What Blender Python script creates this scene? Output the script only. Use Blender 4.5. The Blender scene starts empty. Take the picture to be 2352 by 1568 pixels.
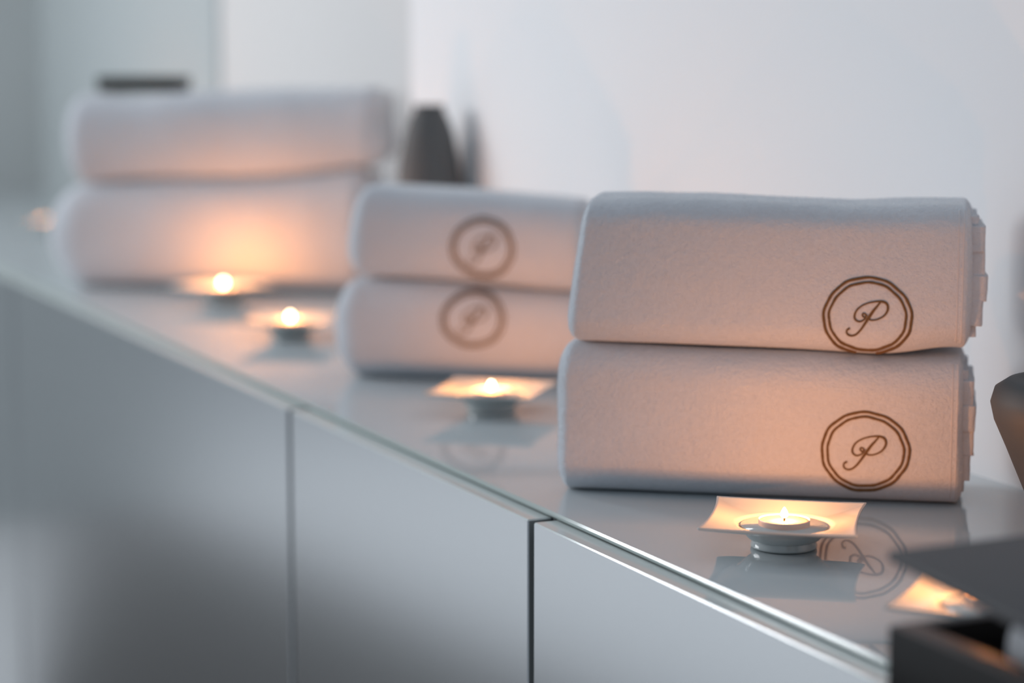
import bpy, bmesh, math, random
import numpy as np
from mathutils import Vector, Matrix, noise
from mathutils.bvhtree import BVHTree

random.seed(4)
C = bpy.context.scene.collection
SC = bpy.context.scene
PI = math.pi

# ------------------------------------------------------------------ camera
TOP = 0.86                                   # worktop height
PITCH, YAW = math.radians(7.79), math.radians(24.745)
cd = bpy.data.cameras.new('camera'); cam = bpy.data.objects.new('camera', cd); C.objects.link(cam)
cam.location = (0, 0, TOP + 0.374)
cam.rotation_euler = (PI / 2 - PITCH, 0, -YAW)
cd.sensor_width = 36; cd.lens = 76.53; cd.clip_start = 0.05
cd.dof.use_dof = True; cd.dof.focus_distance = 1.665; cd.dof.aperture_fstop = 2.5
cd.dof.aperture_blades = 0
SC.camera = cam

# ------------------------------------------------------------------ world, lamps, exposure
w = bpy.data.worlds.new('world'); SC.world = w; w.use_nodes = True
w.node_tree.nodes['Background'].inputs[0].default_value = (0.76, 0.87, 1.0, 1)
w.node_tree.nodes['Background'].inputs[1].default_value = 0.37

def area(name, loc, target, sx, sy, power, col):
    l = bpy.data.lights.new(name, 'AREA'); l.shape = 'RECTANGLE'; l.size = sx; l.size_y = sy
    l.energy = power; l.color = col
    o = bpy.data.objects.new(name, l); C.objects.link(o); o.location = loc
    o.rotation_euler = (Vector(target) - Vector(loc)).to_track_quat('-Z', 'Y').to_euler()
    return o
area('window_light_far', (-0.24, 4.75, 2.93), (0.28, 1.0, 2.1), 0.55, 0.75, 20, (0.93, 0.96, 1.0))
area('floor_fill_light', (-1.3, 6.2, 2.75), (-1.3, 6.2, 0), 1.2, 1.6, 55, (0.95, 0.97, 1.0))  # added fill lamp, unseen; brightens the pale floor mirrored in the door panels
area('window_light_left', (-2.5, 5.0, 2.1), (1.15, 1.2, 1.3), 1.8, 1.6, 92, (0.97, 0.98, 1.0))

SC.view_settings.view_transform = 'Standard'; SC.view_settings.look = 'None'
SC.view_settings.gamma = 1; SC.view_settings.use_curve_mapping = False
SC.view_settings.exposure = 0.0

# ------------------------------------------------------------------ materials
def mat(name, col, rough=0.5, coat=0, bump=None, sheen=0, spec=0.5, mottled=None, metal=0, sss=0, emit=None, ior=None):
    m = bpy.data.materials.new(name); m.use_nodes = True
    nt = m.node_tree; b = nt.nodes['Principled BSDF']
    b.inputs['Base Color'].default_value = (*col, 1)
    b.inputs['Roughness'].default_value = rough
    b.inputs['Specular IOR Level'].default_value = spec
    b.inputs['Metallic'].default_value = metal
    b.inputs['Coat Weight'].default_value = coat
    b.inputs['Coat Roughness'].default_value = 0.02
    if ior: b.inputs['IOR'].default_value = ior
    if sheen: b.inputs['Sheen Weight'].default_value = sheen; b.inputs['Sheen Roughness'].default_value = 0.35
    if sss:
        b.inputs['Subsurface Weight'].default_value = sss
        b.inputs['Subsurface Radius'].default_value = (0.01, 0.005, 0.003); b.inputs['Subsurface Scale'].default_value = 1
    if emit: b.inputs['Emission Color'].default_value = (*emit[0], 1); b.inputs['Emission Strength'].default_value = emit[1]
    tc = nt.nodes.new('ShaderNodeTexCoord')
    if mottled:
        n = nt.nodes.new('ShaderNodeTexNoise'); n.inputs['Scale'].default_value = mottled[0]; n.inputs['Detail'].default_value = 4
        r = nt.nodes.new('ShaderNodeMix'); r.data_type = 'RGBA'
        r.inputs['A'].default_value = (*[c * (1 - mottled[1]) for c in col], 1)
        r.inputs['B'].default_value = (*[min(1, c * (1 + mottled[1])) for c in col], 1)
        nt.links.new(tc.outputs['Object'], n.inputs['Vector']); nt.links.new(n.outputs['Fac'], r.inputs['Factor'])
        nt.links.new(r.outputs['Result'], b.inputs['Base Color'])
    if bump:
        prev = None
        for sc, st, dist in bump:
            n = nt.nodes.new('ShaderNodeTexNoise'); n.inputs['Scale'].default_value = sc; n.inputs['Detail'].default_value = 3
            k = nt.nodes.new('ShaderNodeBump'); k.inputs['Strength'].default_value = st; k.inputs['Distance'].default_value = dist
            nt.links.new(tc.outputs['Object'], n.inputs['Vector']); nt.links.new(n.outputs['Fac'], k.inputs['Height'])
            if prev: nt.links.new(prev.outputs['Normal'], k.inputs['Normal'])
            prev = k
        nt.links.new(prev.outputs['Normal'], b.inputs['Normal'])
    return m

M = {}
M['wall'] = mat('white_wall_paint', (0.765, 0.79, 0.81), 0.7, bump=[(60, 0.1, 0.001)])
M['wall_dimmed_recess'] = mat('recess_wall_dimmed', (0.60, 0.595, 0.59), 0.7, bump=[(60, 0.1, 0.001)])  # wall paint darkened to offset the strong lamp light in the recess
M['wall_dim_far'] = mat('dim_far_wall_paint', (0.40, 0.445, 0.455), 0.6, bump=[(60, 0.1, 0.001)])  # greyer wall tone carries the light falloff at the far end
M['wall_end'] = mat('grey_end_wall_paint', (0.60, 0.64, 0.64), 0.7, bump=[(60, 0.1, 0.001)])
M['floor_pale'] = mat('pale_floor', (0.70, 0.71, 0.72), 0.5, mottled=(3, 0.04))
M['floor'] = mat('dark_sheet_surface', (0.025, 0.023, 0.022), 0.8, mottled=(40, 0.15))  # surface of the added sheet that the door panels mirror dark
M['glass_top'] = mat('back_painted_glass', (0.55, 0.60, 0.62), 0.015, spec=0.5, ior=1.52)
M['glass_edge'] = mat('polished_glass_edge', (0.42, 0.48, 0.46), 0.08, ior=1.52)
M['panel'] = mat('satin_grey_lacquer', (0.49, 0.515, 0.535), 0.20, spec=0.5, metal=0.94)
M['panel_edge'] = mat('glossy_panel_edge', (0.62, 0.67, 0.66), 0.08, spec=0.6)
M['panel_gap_shade'] = mat('shaded_panel_side', (0.20, 0.215, 0.215), 0.6)  # door lacquer darkened on the end faces, gap shade painted in
M['carcass'] = mat('grey_carcass', (0.16, 0.17, 0.17), 0.6)
M['towel'] = mat('white_terry', (0.67, 0.70, 0.745), 0.95, sheen=0.8, spec=0.1, bump=[(1000, 0.8, 0.0012), (330, 0.8, 0.0012)], mottled=(260, 0.07))
M['fibre'] = mat('terry_loops', (0.74, 0.77, 0.81), 0.95, spec=0.1)
M['hem'] = mat('white_woven_hem', (0.64, 0.64, 0.66), 0.9, sheen=0.2, spec=0.1, bump=[(1500, 0.4, 0.0005)])
M['thread'] = mat('brown_thread', (0.15, 0.076, 0.022), 0.7, mottled=(500, 0.2))
M['porcelain'] = mat('white_porcelain', (0.52, 0.56, 0.56), 0.12, coat=0.6)
M['cup'] = mat('aluminium_cup', (0.72, 0.66, 0.66), 0.35, metal=0.6)
M['wax'] = mat('melted_wax', (0.13, 0.12, 0.105), 0.2, spec=0.2)
M['wick'] = mat('black_wick', (0.02, 0.015, 0.01), 0.9)
M['lacquer'] = mat('black_lacquer', (0.006, 0.006, 0.0065), 0.4, spec=0.12)
M['lacquer_top'] = mat('black_satin_lid', (0.055, 0.055, 0.060), 0.6, spec=0.4)
M['dark_case'] = mat('dark_case', (0.022, 0.022, 0.018), 0.5)
M['vase'] = mat('dark_grey_ceramic', (0.050, 0.056, 0.060), 0.6, spec=0.35, mottled=(30, 0.1))
M['shadow_vase'] = mat('shadow_vase_grey', (0.13, 0.13, 0.13), 0.7, spec=0.2, mottled=(30, 0.1))  # grey of the vase shape that stands in for a wall shadow

def flame_mat():
    m = bpy.data.materials.new('candle_flame'); m.use_nodes = True; nt = m.node_tree; nt.nodes.clear()
    o = nt.nodes.new('ShaderNodeOutputMaterial'); e = nt.nodes.new('ShaderNodeEmission'); t = nt.nodes.new('ShaderNodeBsdfTransparent')
    a = nt.nodes.new('ShaderNodeAddShader')
    e.inputs[0].default_value = (1, 0.72, 0.42, 1); e.inputs[1].default_value = 18
    nt.links.new(e.outputs[0], a.inputs[0]); nt.links.new(t.outputs[0], a.inputs[1]); nt.links.new(a.outputs[0], o.inputs[0])
    return m
M['flame'] = flame_mat()

# ------------------------------------------------------------------ helpers
def obj(name, bm_or_me, m, parent=None, smooth=True, angle=None):
    if isinstance(bm_or_me, bmesh.types.BMesh):
        me = bpy.data.meshes.new(name); bm_or_me.to_mesh(me); bm_or_me.free()
    else: me = bm_or_me
    ms = m if isinstance(m, (list, tuple)) else [m]
    for k in ms: me.materials.append(k)
    if smooth:
        me.polygons.foreach_set('use_smooth', [True] * len(me.polygons))
        if angle: me.set_sharp_from_angle(angle=math.radians(angle))
    o = bpy.data.objects.new(name, me); C.objects.link(o)
    if parent: o.parent = parent
    return o
def thing(name, label, cat, loc=(0, 0, 0), rz=0, group=None):
    o = bpy.data.objects.new(name, None); C.objects.link(o); o.empty_display_size = 0.05
    o.location = loc; o.rotation_euler = (0, 0, rz); o['label'] = label; o['category'] = cat
    if group: o['group'] = group
    return o
def struct(name, bm, m, parent=None, label=None):
    o = obj(name, bm, m, parent, smooth=False)
    if parent is None: o['kind'] = 'structure'
    if label: o['label'] = label
    return o
def box(bm, x0, x1, y0, y1, z0, z1, bev=0, seg=2, mi=0):
    r = bmesh.ops.create_cube(bm, size=1)
    vs = r['verts']
    for v in vs:
        v.co = Vector((x0 + (v.co.x + .5) * (x1 - x0), y0 + (v.co.y + .5) * (y1 - y0), z0 + (v.co.z + .5) * (z1 - z0)))
    fs = set(f for v in vs for f in v.link_faces)
    for f in fs: f.material_index = mi
    if bev:
        es = list(set(e for v in vs for e in v.link_edges))
        bmesh.ops.bevel(bm, geom=es, offset=bev, segments=seg, affect='EDGES', profile=0.5)
    return bm
def B(*a, **k): return box(bmesh.new(), *a, **k)
def lathe(bm, prof, n=48, cap0=True, cap1=True, cx=0, cy=0):
    rings = []
    for r, z in prof:
        rings.append([bm.verts.new((cx + r * math.cos(2 * PI * i / n), cy + r * math.sin(2 * PI * i / n), z)) for i in range(n)])
    for a, b in zip(rings, rings[1:]):
        for i in range(n): bm.faces.new((a[i], a[(i + 1) % n], b[(i + 1) % n], b[i]))
    if cap0: bm.faces.new(list(reversed(rings[0])))
    if cap1: bm.faces.new(rings[-1])
    return bm

# ------------------------------------------------------------------ the setting
Y0, Y1 = -1.6, 5.6
STEP = 2.84                                   # where the wall steps back
WN, WF, WP = 1.152, 1.262, 1.254
struct('floor', B(-3.2, WF + .3, Y0, 9.0, -0.05, 0), M['floor_pale'])
bm = bmesh.new()
lo = [bm.verts.new((x, y, .0005)) for x, y in ((.795, -1.5), (-.92, -1.5), (-.06, 6.4), (.57, 4.1), (.70, 3.35), (.795, 3.3))]
f = bm.faces.new(lo); r = bmesh.ops.extrude_face_region(bm, geom=[f])
for v in r['geom']:
    if isinstance(v, bmesh.types.BMVert): v.co.z = .006
bmesh.ops.recalc_face_normals(bm, faces=bm.faces[:])
dark_sheet = obj('mirrored_dark_sheet', bm, M['floor'], smooth=False)  # added unseen sheet, shaped to darken the door panels by reflection
dark_sheet['label'] = 'dark sheet added on the unseen floor, mirrored in the lower left cabinet fronts'; dark_sheet['category'] = 'dark_sheet'
bm = bmesh.new()
box(bm, WN, WF + .3, Y0, STEP, 0, 2.9, bev=0.004)
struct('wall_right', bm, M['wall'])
struct('wall_right_recess', B(WF, WF + .3, STEP, 4.08, 0, 2.9), M['wall_dimmed_recess'])
struct('wall_right_far', B(WP, WF + .3, 4.08, Y1 + .2, 0, 2.9, bev=0.006), M['wall_dim_far'])
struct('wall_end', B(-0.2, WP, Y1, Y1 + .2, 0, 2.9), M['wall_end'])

# ------------------------------------------------------------------ worktop and cabinets
EDGE = 0.749
bm = bmesh.new()
sheet = [(EDGE, 0.36), (EDGE, Y1), (WP, Y1), (WP, 4.08), (WF, 4.08), (WF, STEP), (WN, STEP), (WN, 0.36)]
for z0, z1 in ((TOP - .0050, TOP),):
    lo = [bm.verts.new((x, y, z0)) for x, y in sheet]; hi = [bm.verts.new((x, y, z1)) for x, y in sheet]
    bm.faces.new(hi[::-1]); bm.faces.new(lo)
    for i in range(8):
        j = (i + 1) % 8; bm.faces.new((hi[i], hi[j], lo[j], lo[i]))
bmesh.ops.recalc_face_normals(bm, faces=bm.faces[:])
fe = [e for e in bm.edges if abs(e.verts[0].co.x - EDGE) < 1e-5 and abs(e.verts[1].co.x - EDGE) < 1e-5 and abs(e.verts[0].co.z - e.verts[1].co.z) < 1e-5]
bmesh.ops.bevel(bm, geom=fe, offset=0.0017, segments=1, affect='EDGES')
for f in bm.faces:
    if f.normal.x < -0.3: f.material_index = 1
wt = obj('glass_worktop', bm, [M['glass_top'], M['glass_edge']], smooth=False)
wt['label'] = 'long glossy white glass worktop carrying the towels and candles'; wt['category'] = 'worktop'

PF, PT = 0.7305, TOP - 0.0058
seams = [0.36, 0.955, 1.549, 2.143, 3.515, 4.1, Y1 - .002]
labs = ['grey lacquered cabinet front under the black box, nearest the camera',
        'grey lacquered cabinet front below the square dish with the sharp candle',
        'grey lacquered cabinet front between the two visible vertical gaps',
        'wide grey lacquered cabinet front below the farthest towel stack, half darkened by a reflection',
        'grey lacquered cabinet front at the left edge of the photo',
        'farthest grey lacquered cabinet front by the end wall']
for i, (a, b) in enumerate(zip(seams, seams[1:])):
    t = thing('base_cabinet', labs[i], 'cabinet', (EDGE, (a + b) / 2, 0), 0, 'grey base cabinets under the worktop')
    hw = (b - a) / 2
    obj('carcass', B(0.004, WN - EDGE - .002, -hw + .001, hw - .001, 0.08, TOP - .0056 - .0), M['carcass'], t, smooth=False)
    g = 0.0055
    bm = bmesh.new()
    box(bm, PF - EDGE, 0.0035, -hw + g, hw - g, 0.10, PT, bev=0.0011, seg=1)
    for f in bm.faces:
        if f.normal.z > 0.3: f.material_index = 1
        elif abs(f.normal.y) > 0.9: f.material_index = 2
    obj('door_panel', bm, [M['panel'], M['panel_edge'], M['panel_gap_shade']], t, smooth=False)
    obj('plinth', B(0.06, 0.08, -hw + .001, hw - .001, 0.0, 0.079), M['carcass'], t, smooth=False)

# ------------------------------------------------------------------ towels
def fbm(p, f, seed):
    return noise.noise(Vector((p[0] * f + seed, p[1] * f - seed * .7, p[2] * f + seed * .3)))

def towel_verts(L0, L1, D, zb, zt, R, step, seed, amp=1.0):
    """rounded block, x from L0 to L1, y from 0 (front) to D, z from zb(x) to zt(x); R = (left, right, depth, height) radii"""
    Lx = L1 - L0; hx, hy = Lx / 2, D / 2
    nx, ny, nz = int(Lx / step), int(D / (step * 1.6)), int(0.12 / step)
    bm = bmesh.new(); cache = {}
    def V(i, j, k):
        key = (i, j, k)
        if key in cache: return cache[key]
        a = (2 * i / nx - 1, 2 * j / ny - 1, 2 * k / nz - 1)
        xm = L0 + (a[0] + 1) / 2 * Lx
        b0, t0 = zb(xm), zt(xm); hz = (t0 - b0) / 2
        rx = min(R[0] if a[0] < 0 else R[1], hx * .9); ry = min(R[2], hy * .98); rz = min(R[3], hz * .98)
        q = []; c = []
        for s, h_, r in ((a[0], hx, rx), (a[1], hy, ry), (a[2], hz, rz)):
            p = s * h_; cc = max(-(h_ - r), min(h_ - r, p)); c.append(cc); q.append((p - cc) / r)
        ln = math.sqrt(q[0]**2 + q[1]**2 + q[2]**2)
        m_ = max(abs(q[0]), abs(q[1]), abs(q[2]))
        f = 0 if ln < 1e-9 else m_ / ln
        p = [c[0] + q[0] * f * rx, c[1] + q[1] * f * ry, c[2] + q[2] * f * rz]
        nrm = Vector((q[0] / rx, q[1] / ry, q[2] / rz))
        if nrm.length > 0: nrm.normalize()
        P = Vector((L0 + hx + p[0], hy + p[1], b0 + hz + p[2]))
        # cloth: big soft waves, then pile; the base stays flat
        big = fbm(P, 9, seed) * 0.0035 + fbm(P, 28, seed + 3) * 0.0010
        fine = fbm(P, 110, seed + 5) * 0.00035 + fbm(P, 330, seed + 9) * 0.00016
        d = (big + fine) * amp
        k = max(0, min(1, (abs(nrm.z) - .25) / .7)); k = k * k * (3 - 2 * k)
        d = d * (1 - k) + k * ((min(d, 0) * 0.2) if nrm.z < 0 else (d * .6 - 0.0010))
        P += nrm * d
        cache[key] = bm.verts.new(P); return cache[key]
    def quad(a, b, c_, d): bm.faces.new((V(*a), V(*b), V(*c_), V(*d)))
    for i in range(nx):
        for k in range(nz):
            quad((i, 0, k), (i + 1, 0, k), (i + 1, 0, k + 1), (i, 0, k + 1)); quad((i + 1, ny, k), (i, ny, k), (i, ny, k + 1), (i + 1, ny, k + 1))
        for j in range(ny):
            quad((i, j, nz), (i + 1, j, nz), (i + 1, j + 1, nz), (i, j + 1, nz)); quad((i + 1, j, 0), (i, j, 0), (i, j + 1, 0), (i + 1, j + 1, 0))
    for j in range(ny):
        for k in range(nz):
            quad((nx, j, k), (nx, j + 1, k), (nx, j + 1, k + 1), (nx, j, k + 1)); quad((0, j + 1, k), (0, j, k), (0, j, k + 1), (0, j + 1, k + 1))
    return bm

def ribbon(bm, pts, widths, hit, lift=0.0014, closed=False):
    """a raised line of thread laid over the towel front; pts in (x, z)"""
    n = len(pts); prof = []
    for i, (x, z) in enumerate(pts):
        a = pts[(i - 1) % n] if (closed or i > 0) else pts[i]; b = pts[(i + 1) % n] if (closed or i < n - 1) else pts[i]
        t = Vector((b[0] - a[0], b[1] - a[1])); t = t.normalized() if t.length > 0 else Vector((1, 0)); s = Vector((-t.y, t.x))
        w_ = widths[i] / 2; row = []
        for u, l in ((-1, -.0004), (-.75, lift * .8), (0, lift), (.75, lift * .8), (1, -.0004)):
            X, Z = x + s.x * u * w_, z + s.y * u * w_
            p, nn = hit(X, Z)
            if p is None: row = None; break
            row.append(bm.verts.new(p + nn * l))
        prof.append(row)
    m_ = n if closed else n - 1
    for i in range(m_):
        a, b = prof[i], prof[(i + 1) % n]
        if a is None or b is None: continue
        for k in range(4): bm.faces.new((a[k], a[k + 1], b[k + 1], b[k]))

def smooth_path(P, n):
    """Catmull-Rom through (x, z, width)"""
    out = []; P = [P[0]] + P + [P[-1]]
    for i in range(1, len(P) - 2):
        for k in range(n):
            t = k / n; r = []
            for a, b, c, d in zip(P[i - 1], P[i], P[i + 1], P[i + 2]):
                r.append(.5 * (2 * b + (c - a) * t + (2 * a - 5 * b + 4 * c - d) * t * t + (3 * b - a - 3 * c + d) * t ** 3))
            out.append(r)
    out.append(list(P[-1])); return out

# script letter P, traced as strokes (x right, y down, width), in units of the emblem's own sketch
LETTER = [
    [(478, 1092, 8), (455, 1120, 11), (430, 1150, 14), (405, 1187, 15), (378, 1228, 12), (352, 1264, 11), (322, 1292, 10), (292, 1298, 9), (270, 1284, 9), (270, 1262, 9), (288, 1250, 11)],
    [(388, 1180, 8), (386, 1166, 8), (372, 1160, 8), (366, 1172, 8), (378, 1186, 9)],
    [(396, 1170, 7), (375, 1200, 8), (345, 1210, 9), (322, 1195, 10), (320, 1168, 10), (336, 1136, 9), (366, 1112, 8), (404, 1096, 8), (445, 1088, 9), (486, 1088, 12), (512, 1100, 13), (522, 1124, 12), (516, 1152, 11), (494, 1180, 9), (456, 1200, 8), (420, 1204, 8), (402, 1196, 8)],
]
def emblem(tw, bvh, cx, cz, tilt=0.0, squash=1.0, seed=0, hem_cut=-9):
    def hit(x, z):
        p, nrm, _, _ = bvh.ray_cast(Vector((x, -0.2, z)), Vector((0, 1, 0)))
        if p is None or p.y > 0.06: return None, None
        return p, nrm
    for part, r0, wd, ph in (('emblem_ring', 0.0352, 0.0025, 0.0), ('emblem_ring', 0.0308, 0.0023, 0.6)):
        bm = bmesh.new(); pts = []; ws = []
        for i in range(220):
            a = 2 * PI * i / 220
            r = r0 * (1 + .009 * math.sin(3 * a + 1 + ph + seed) + .006 * math.sin(7 * a + 2.2 + seed * 2) + .006 * math.sin(13 * a))
            pts.append((cx + r * math.cos(a), cz + r * .93 * squash * math.sin(a)))
            ws.append(wd * (1 + .18 * noise.noise(Vector((a * 9, seed, ph * 5)))))
        ribbon(bm, pts, ws, hit, closed=True)
        obj(part, bm, M['thread'], tw)
    bm = bmesh.new(); k = 1.324e-4
    for st in LETTER:
        P = smooth_path([((x - 397) * k, -(y - 1185) * k, w_ * k * 1.35) for x, y, w_ in st], 10)
        ca, sa = math.cos(tilt), math.sin(tilt)
        ribbon(bm, [(cx + (p[0] * ca - p[1] * sa), cz + (p[0] * sa + p[1] * ca) * squash) for p in P], [p[2] for p in P], hit)
    obj('emblem_letter', bm, M['thread'], tw)

def pile(bm, n, seed, length, top=True):
    """short terry loops standing on the cloth, joined into one mesh"""
    bm.verts.index_update(); rng = np.random.default_rng(seed)
    co = np.array([v.co[:] for v in bm.verts]); nv = np.array([v.normal[:] for v in bm.verts])
    q = np.array([[v.index for v in f.verts] for f in bm.faces])
    a, b, c, d = (co[q[:, k]] for k in range(4))
    ar = np.linalg.norm(np.cross(c - a, d - b), axis=1); ar[nv[q[:, 0], 2] < -.3] = 0
    if not top: ar[nv[q[:, 0], 2] > .3] = 0
    fi = rng.choice(len(q), n, p=ar / ar.sum()); u, v = rng.random((n, 1)), rng.random((n, 1))
    p = (a[fi] * (1 - u) + b[fi] * u) * (1 - v) + (d[fi] * (1 - u) + c[fi] * u) * v
    nn = nv[q[fi, 0]]
    tip = p + nn * (length * (.55 + .6 * rng.random((n, 1)))) + rng.normal(0, length * .33, (n, 3))
    side = np.cross(nn, rng.normal(0, 1, (n, 3))); side /= np.linalg.norm(side, axis=1, keepdims=True) + 1e-9
    base = p - nn * .0003
    V_ = np.stack([base - side * .00014, base + side * .00014, tip], 1).reshape(-1, 3)
    me = bpy.data.meshes.new('terry_pile'); me.vertices.add(3 * n); me.vertices.foreach_set('co', V_.ravel())
    me.loops.add(3 * n); me.loops.foreach_set('vertex_index', np.arange(3 * n))
    me.polygons.add(n); me.polygons.foreach_set('loop_start', np.arange(0, 3 * n, 3))
    me.update(calc_edges=True)
    return me

def folded_towel(origin, ang, label, group, L0, L1, D, zb, zt, R, step, seed, hem=None, emb=None, amp=1.0, layers=6, loops=0, lean=0):
    tw = thing('folded_towel', label, 'towel', origin, ang, group)
    bm = towel_verts(L0, L1, D, zb, zt, R, step, seed, amp)
    if lean:
        z0_, z1_ = zb(L0), zt(L0)
        for v in bm.verts:
            k = max(0, 1 - (v.co.x - L0) / .12); v.co.x += lean * k * k * max(0, min(1, (v.co.z - z0_) / (z1_ - z0_))) ** 1.3
    bm.normal_update(); bvh = BVHTree.FromBMesh(bm)
    pm = pile(bm, loops, int(seed * 10), .0010, origin[2] >= 0 and zb(.1) > .01) if loops else None
    obj('towel_body', bm, M['towel'], tw)
    if pm: obj('terry_pile', pm, M['fibre'], tw, smooth=False)['kind'] = 'stuff'
    # the open end: the turned-in layers stick out a little, each by its own amount
    rnd = random.Random(seed * 7 + 1)
    zz0, zz1 = zb(L1), zt(L1); hh = (zz1 - zz0) / layers
    for i in range(layers):
        e = hem[i] if hem else rnd.uniform(.002, .012)
        z0 = zz0 + i * hh - .0002; z1 = z0 + hh + .0020
        if i == 0: z0 += .010
        if i == layers - 1: z1 -= .012
        inset = .016 if i in (0, layers - 1) else .012
        rr = 0.0012
        lb = towel_verts(L1 - .05, L1 + e, D - .012 - inset - rnd.uniform(0, .006), lambda x, z0=z0: z0, lambda x, z1=z1: z1, (.004, rr, rr, min(rr, hh * .4)), .0035, seed + 11 + i, .8)
        bmesh.ops.translate(lb, verts=lb.verts, vec=(0, inset + rnd.uniform(0, .002), 0))
        obj('fold_layer', lb, M['towel'], tw)
    # the flat woven hem near the open end, two stitched ridges
    bm = bmesh.new()
    def hit(x, z):
        p, nrm, _, _ = bvh.ray_cast(Vector((x, -0.2, z)), Vector((0, 1, 0)))
        return (None, None) if p is None or p.y > 0.05 else (p, nrm)
    for off in (.0075, .0115):
        n = 60; pts = [(L1 - off, zz0 + .006 + (zz1 - zz0 - .012) * i / n) for i in range(n + 1)]
        ribbon(bm, pts, [.0016] * (n + 1), hit, .0003)
    obj('stitched_hem', bm, M['hem'], tw)
    if emb: emblem(tw, bvh, *emb)
    return tw

def lerp(a, b, L0, L1):
    return lambda x: a + (b - a) * max(0, min(1, (x - L0) / (L1 - L0)))

# nearest stack
A = math.radians(-35.3); O = (0.7884, 1.6069, TOP + .0004)
seam = lambda x: .1265 - .004 * max(0, min(1, x / .33)) - .0022 * math.exp(-((x - .26) / .05) ** 2)
G = 'white folded towels stacked in twos on the worktop'
folded_towel(O, A, 'white folded towel, lower one of the nearest pair, whole round emblem glowing in candlelight', G, -.011, .3285, .118,
             lambda x: 0.0, seam, (.013, .007, .028, .032), .0015, 1.0, hem=[.0005, .0045, .0080, .0075, .0060, .0015], loops=70000, lean=.004,
             emb=(.2483, .0443, 0.0, 1.0, 0.0))
folded_towel(O, A, 'white folded towel, upper one of the nearest pair, right behind the sharp candle', G, .0, .3300, .116,
             lambda x: seam(x) + .0003 + .0065 * math.exp(-((x - .315) / .035) ** 2), lambda x: .2475 + .0012 * math.sin(x * 22) - .004 * x, (.010, .007, .028, .024), .0015, 2.3,
             hem=[.005, .008, .0120, .0105, .0085, .004], loops=70000, lean=.013, emb=(.2478, .1546, math.radians(3), .98, 1.7))

# middle stack
A2 = math.radians(-36); O2 = (0.8512, 2.2685, TOP + .0004)
s2 = lambda x: .1135 - .010 * max(0, min(1, (x + .02) / .26)) + .002 * math.sin(x * 20)
folded_towel(O2, A2, 'white folded towel, lower one of the middle blurred pair, unlit grey emblem', G, -.029, .262, .112,
             lambda x: 0.0, s2, (.030, .010, .034, .05), .0025, 3.1, loops=26000,
             emb=(.1353, .0710, math.radians(8), .93, 2.5))
folded_towel(O2, A2, 'white folded towel, upper one of the middle blurred pair, unlit grey emblem', G, -.015, .258, .112,
             lambda x: s2(x) + .0003, lambda x: .2185 - .015 * max(0, min(1, x / .25)), (.024, .010, .034, .045), .0025, 4.4, loops=26000, lean=.010,
             emb=(.1468, .1504, math.radians(8), 1.0, 3.3))

# farthest stack
A3 = math.radians(-37); O3 = (0.7899, 3.312, TOP + .0004)
def s3(x):
    u = max(0, min(1, (x + .03) / .50)); return .157 + .030 * (u * u * (3 - 2 * u)) + .006 * math.sin(u * 7)
folded_towel(O3, A3, 'large plain white bath towel, lower one of the farthest pair, glowing orange', G, -.058, .452, .135,
             lambda x: 0.0, s3, (.06, .012, .04, .075), .004, 5.2)
folded_towel(O3, A3, 'large plain white bath towel, upper one of the farthest pair, under the dark case', G, -.028, .470, .135,
             lambda x: s3(x) + .0003, lambda x: .300 + .010 * max(0, min(1, x / .45)) - .006 * math.exp(-((x - .08) / .08) ** 2), (.035, .012, .04, .50), .004, 6.6)
# dark flat case on the far stack
t = thing('flat_case', 'small flat dark case lying on top of the farthest towels', 'case', (O3[0] + .085 * math.cos(A3) - .075 * math.sin(A3), O3[1] + .085 * math.sin(A3) + .075 * math.cos(A3), TOP + .3005), A3)
obj('case_base', B(-.066, .066, -.03, .03, 0, .012, bev=.003), M['dark_case'], t, angle=40)
obj('case_lid', B(-.067, .067, -.031, .031, .0125, .023, bev=.004, seg=3), M['dark_case'], t, angle=40)

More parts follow.
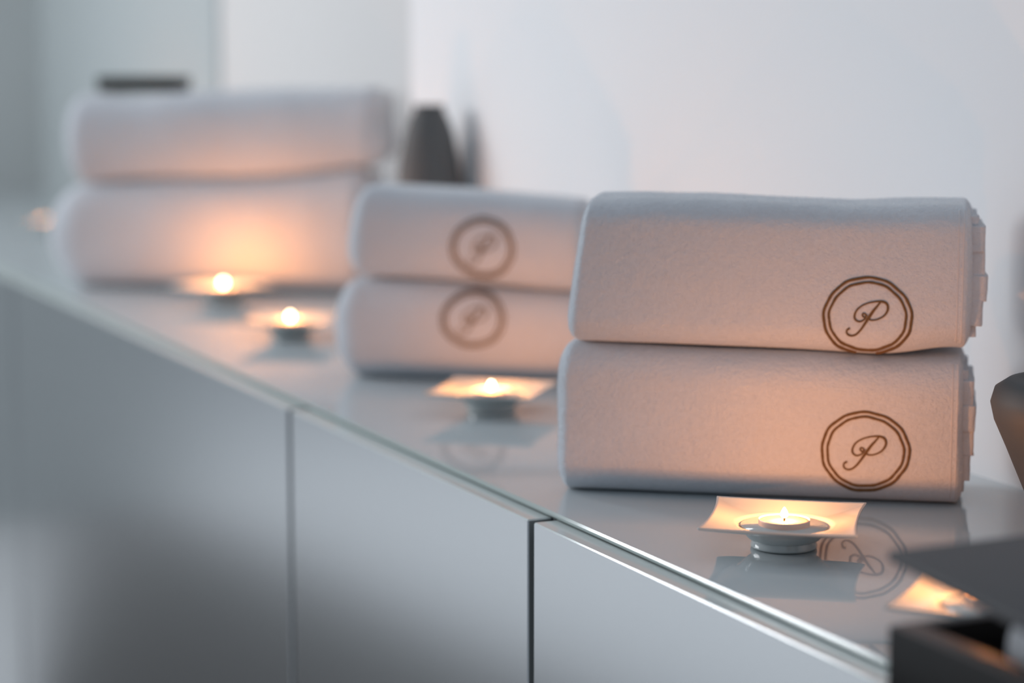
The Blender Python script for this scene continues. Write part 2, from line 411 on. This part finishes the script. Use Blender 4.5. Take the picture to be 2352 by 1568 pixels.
# ------------------------------------------------------------------ dishes and tealights
def dish_top(u, v, h=.0575):
    x = u * h * (1 - .060 * (1 - v * v)); y = v * h
    r = math.hypot(x, y); m = max(abs(u), abs(v)); re = r / m if m > 1e-6 else h
    t = max(0, (r - .036) / (re - .036)) if re > .036 else 0
    z = .0183 + .0062 * t ** 1.7
    k = abs(u * v); z += .0004 * k ** 4
    if r < .0375:
        t = max(0, min(1, (.0375 - r) / .013)); z = z * (1 - t * t * (3 - 2 * t)) + .0085 * t * t * (3 - 2 * t)
    return Vector((x, y, z))
def make_dish():
    root = thing('candle_dish', '', 'dish')
    bm = bmesh.new(); n = 56; T = []; Bt = []; th = .0022
    for i in range(n + 1):
        a = []; b = []
        for j in range(n + 1):
            u, v = 2 * i / n - 1, 2 * j / n - 1
            p = dish_top(u, v); a.append(bm.verts.new(p))
            q = Vector((p.x * .985, p.y * .985, max(p.z - th, .0045))); b.append(bm.verts.new(q))
        T.append(a); Bt.append(b)
    for i in range(n):
        for j in range(n):
            bm.faces.new((T[i][j], T[i + 1][j], T[i + 1][j + 1], T[i][j + 1])); bm.faces.new((Bt[i][j + 1], Bt[i + 1][j + 1], Bt[i + 1][j], Bt[i][j]))
    loop = [(i, 0) for i in range(n)] + [(n, j) for j in range(n)] + [(i, n) for i in range(n, 0, -1)] + [(0, j) for j in range(n, 0, -1)]
    mid = []
    for (i, j) in loop:
        a, b = T[i][j].co, Bt[i][j].co; m_ = (a + b) / 2; o_ = Vector((m_.x, m_.y, 0)); o_.normalize(); mid.append(bm.verts.new(m_ + o_ * .0013))
    L = len(loop)
    for k in range(L):
        (i, j), (i2, j2) = loop[k], loop[(k + 1) % L]
        bm.faces.new((T[i][j], mid[k], mid[(k + 1) % L], T[i2][j2])); bm.faces.new((mid[k], Bt[i][j], Bt[i2][j2], mid[(k + 1) % L]))
    bmesh.ops.recalc_face_normals(bm, faces=bm.faces[:])
    obj('dish_plate', bm, M['porcelain'], root)
    bm = lathe(bmesh.new(), [(.0225, .0003), (.0248, .0010), (.0250, .0025), (.0242, .0055), (.0238, .0110), (.0246, .0136), (.0275, .0154), (.0325, .0164), (.0325, .0172)], 64)
    obj('dish_foot', bm, M['porcelain'], root)
    return root
def make_tealight():
    root = thing('tealight', '', 'candle')
    R_ = .0192
    bm = lathe(bmesh.new(), [(R_ - .0006, .0), (R_, .0008), (R_, .0123), (R_ + .0003, .0128), (R_, .0131), (R_ - .0005, .0128), (R_ - .0005, .0095)], 64, True, False)
    obj('cup', bm, M['cup'], root)
    bm = lathe(bmesh.new(), [(R_ - .0006, .0095), (R_ - .0007, .0118), (R_ - .003, .0113), (.004, .0110), (.0012, .0111)], 64, False, True)
    obj('wax', bm, M['wax'], root)
    bm = lathe(bmesh.new(), [(.0008, .0108), (.0008, .0135), (.0007, .0155)], 8)
    for v in bm.verts: v.co.x += max(0, v.co.z - .0125) * .2
    obj('wick', bm, M['wick'], root)
    bm = lathe(bmesh.new(), [(.0006, .0138), (.0018, .0143), (.0027, .0153), (.0029, .0166), (.0024, .0184), (.0014, .0202), (.0004, .0218)], 20)
    obj('flame', bm, M['flame'], root)
    return root
def copy_thing(o):
    c = o.copy(); C.objects.link(c)
    for ch in o.children:
        d = ch.copy(); C.objects.link(d); d.parent = c
    return c
dish0, tea0 = make_dish(), make_tealight()
FL = []
spots = [
    ((.8527, 1.3636), -37, 'square white porcelain dish holding the sharp lit candle before the nearest towels', 'lit tealight, the sharp one in front of the nearest towels', 0.80),
    ((.904, 2.012), -40, 'blurred white porcelain dish in front of the middle towels', 'lit tealight in the dish before the middle towels', 0.012),
    ((.903, 2.640), -31, 'blurred white dish just left behind the middle towels, grey in shade', 'lit tealight touching the left edge of the middle towels', 0.008),
    ((.944, 3.060), -62, 'bright glowing white dish right against the farthest towels', 'lit tealight right before the farthest towels', 0.22),
    ((.849, 1.105), -48, 'white porcelain dish mostly hidden under the black box lid', 'tealight hidden behind the raised black lid, lighting its dish', 0.06),
    ((1.004, 4.34), -37, 'faint blurred dish behind the farthest towels at the left edge', 'tealight in the dish at the far end of the worktop', 0.5),
]
for i, ((x, y), rz, ld, lt, pw) in enumerate(spots):
    d = dish0 if i == 0 else copy_thing(dish0); t = tea0 if i == 0 else copy_thing(tea0)
    d.location = (x, y, TOP + .0002); d.rotation_euler[2] = math.radians(rz); d['label'] = ld; d['group'] = 'candle dishes on the worktop'
    t.location = (x, y, TOP + .0090); t.rotation_euler[2] = math.radians(rz); t['label'] = lt; t['group'] = 'tealights in the dishes'
    l = bpy.data.lights.new('flame_light', 'POINT'); l.energy = pw; l.color = (1.0, .36, .105); l.shadow_soft_size = .0032
    lo = bpy.data.objects.new('flame_light', l); C.objects.link(lo); lo.parent = t; lo.location = (0, 0, .0190)

# ------------------------------------------------------------------ black box with its lid raised on rolled white cloths
bx, by, bw, bl, bh = .6955, 1.0, .27, .40, TOP + .0003
t = thing('black_box', 'black lacquered box with its lid propped up, cut off at the lower right', 'box', (bx, by, TOP + .0003))
H_ = .0475; wl = .010; ws_ = .020
bm = bmesh.new()
box(bm, 0, ws_, -bl, 0, 0, H_, bev=.0012); box(bm, bw - wl, bw, -bl, 0, 0, H_, bev=.0012)
box(bm, ws_, bw - wl, -wl, 0, 0, H_, bev=.0012); box(bm, ws_, bw - wl, -bl, -bl + wl, 0, H_, bev=.0012)
box(bm, ws_ - .001, bw - wl + .001, -bl + wl - .001, -wl + .001, 0.0, .006)
bm.normal_update()
for f in bm.faces:
    if f.normal.z > .7 and f.calc_center_median().z > .04: f.material_index = 1
obj('box_body', bm, [M['lacquer'], M['lacquer_top']], t, angle=30)
bm = B(-.001, bw + .001, -bl, .002, .0845, .0908, bev=.0015)
bmesh.ops.rotate(bm, verts=bm.verts, cent=(0, 0, .0845), matrix=Matrix.Rotation(math.radians(5.15), 3, 'X'))
obj('box_lid', bm, M['lacquer_top'], t, angle=30)
for k, (yy0, R0) in enumerate(((-.075, .0335), (-.152, .0300))):      # laid across the box, the rear one carries the lid
    r = thing('rolled_cloth', ['rolled white cloth inside the black box, under the raised lid', 'thinner rolled white cloth in front of the other inside the black box'][k], 'cloth', (bx + bw / 2, by + yy0, TOP + .0068 + R0), 0, 'rolled white cloths in the black box')
    bm = bmesh.new(); n, m_ = 60, 24; rings = []
    for j in range(m_ + 1):
        xx = -.088 + .210 * j / m_; e = max(0, abs(j - m_ / 2) / (m_ / 2) - .85) / .15; rr = R0 * (1 - .16 * e * e)
        rings.append([bm.verts.new((xx, (rr + .0004 * noise.noise(Vector((math.cos(a) * 3, xx * 40, math.sin(a) * 3)))) * math.cos(a), rr * math.sin(a))) for a in [2 * PI * i / n for i in range(n)]])
    for a, b in zip(rings, rings[1:]):
        for i in range(n): bm.faces.new((a[i], b[i], b[(i + 1) % n], a[(i + 1) % n]))
    bm.faces.new(rings[0][::-1]); bm.faces.new(rings[-1])
    bmesh.ops.recalc_face_normals(bm, faces=bm.faces[:])
    obj('cloth_roll', bm, M['towel'], r, angle=50)

# ------------------------------------------------------------------ dark vase behind the nearest stack
t = thing('dark_vase', 'dark grey tapered vase at the right edge, beside the nearest towels', 'vase', (1.077, 1.288, TOP + .0003))
prof = [(.034, 0), (.036, .002), (.049, .035), (.064, .070), (.0735, .091), (.0765, .104), (.0735, .115), (.064, .1215), (.052, .1235), (.050, .1225), (.058, .118), (.066, .108), (.060, .075), (.040, .02)]
obj('vase_body', lathe(bmesh.new(), prof, 64), M['vase'], t)
obj('vase_foot', lathe(bmesh.new(), [(.0350, 0), (.0372, .001), (.0376, .0035), (.0368, .0050)], 48), M['vase'], t)

# tall vase shape standing in for a wall shadow behind the middle stack
t = thing('dark_vase', 'tall blurred grey vase shape behind the middle towels, added for a shadow on the wall', 'vase', (1.104, 2.655, TOP + .0003))
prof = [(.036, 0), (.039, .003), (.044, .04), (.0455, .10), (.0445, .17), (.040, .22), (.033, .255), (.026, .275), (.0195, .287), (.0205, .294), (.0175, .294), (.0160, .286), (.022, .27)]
obj('vase_body', lathe(bmesh.new(), prof, 64), M['shadow_vase'], t)
obj('vase_foot', lathe(bmesh.new(), [(.0375, 0), (.0398, .001), (.0402, .0035), (.0395, .0045)], 48), M['shadow_vase'], t)
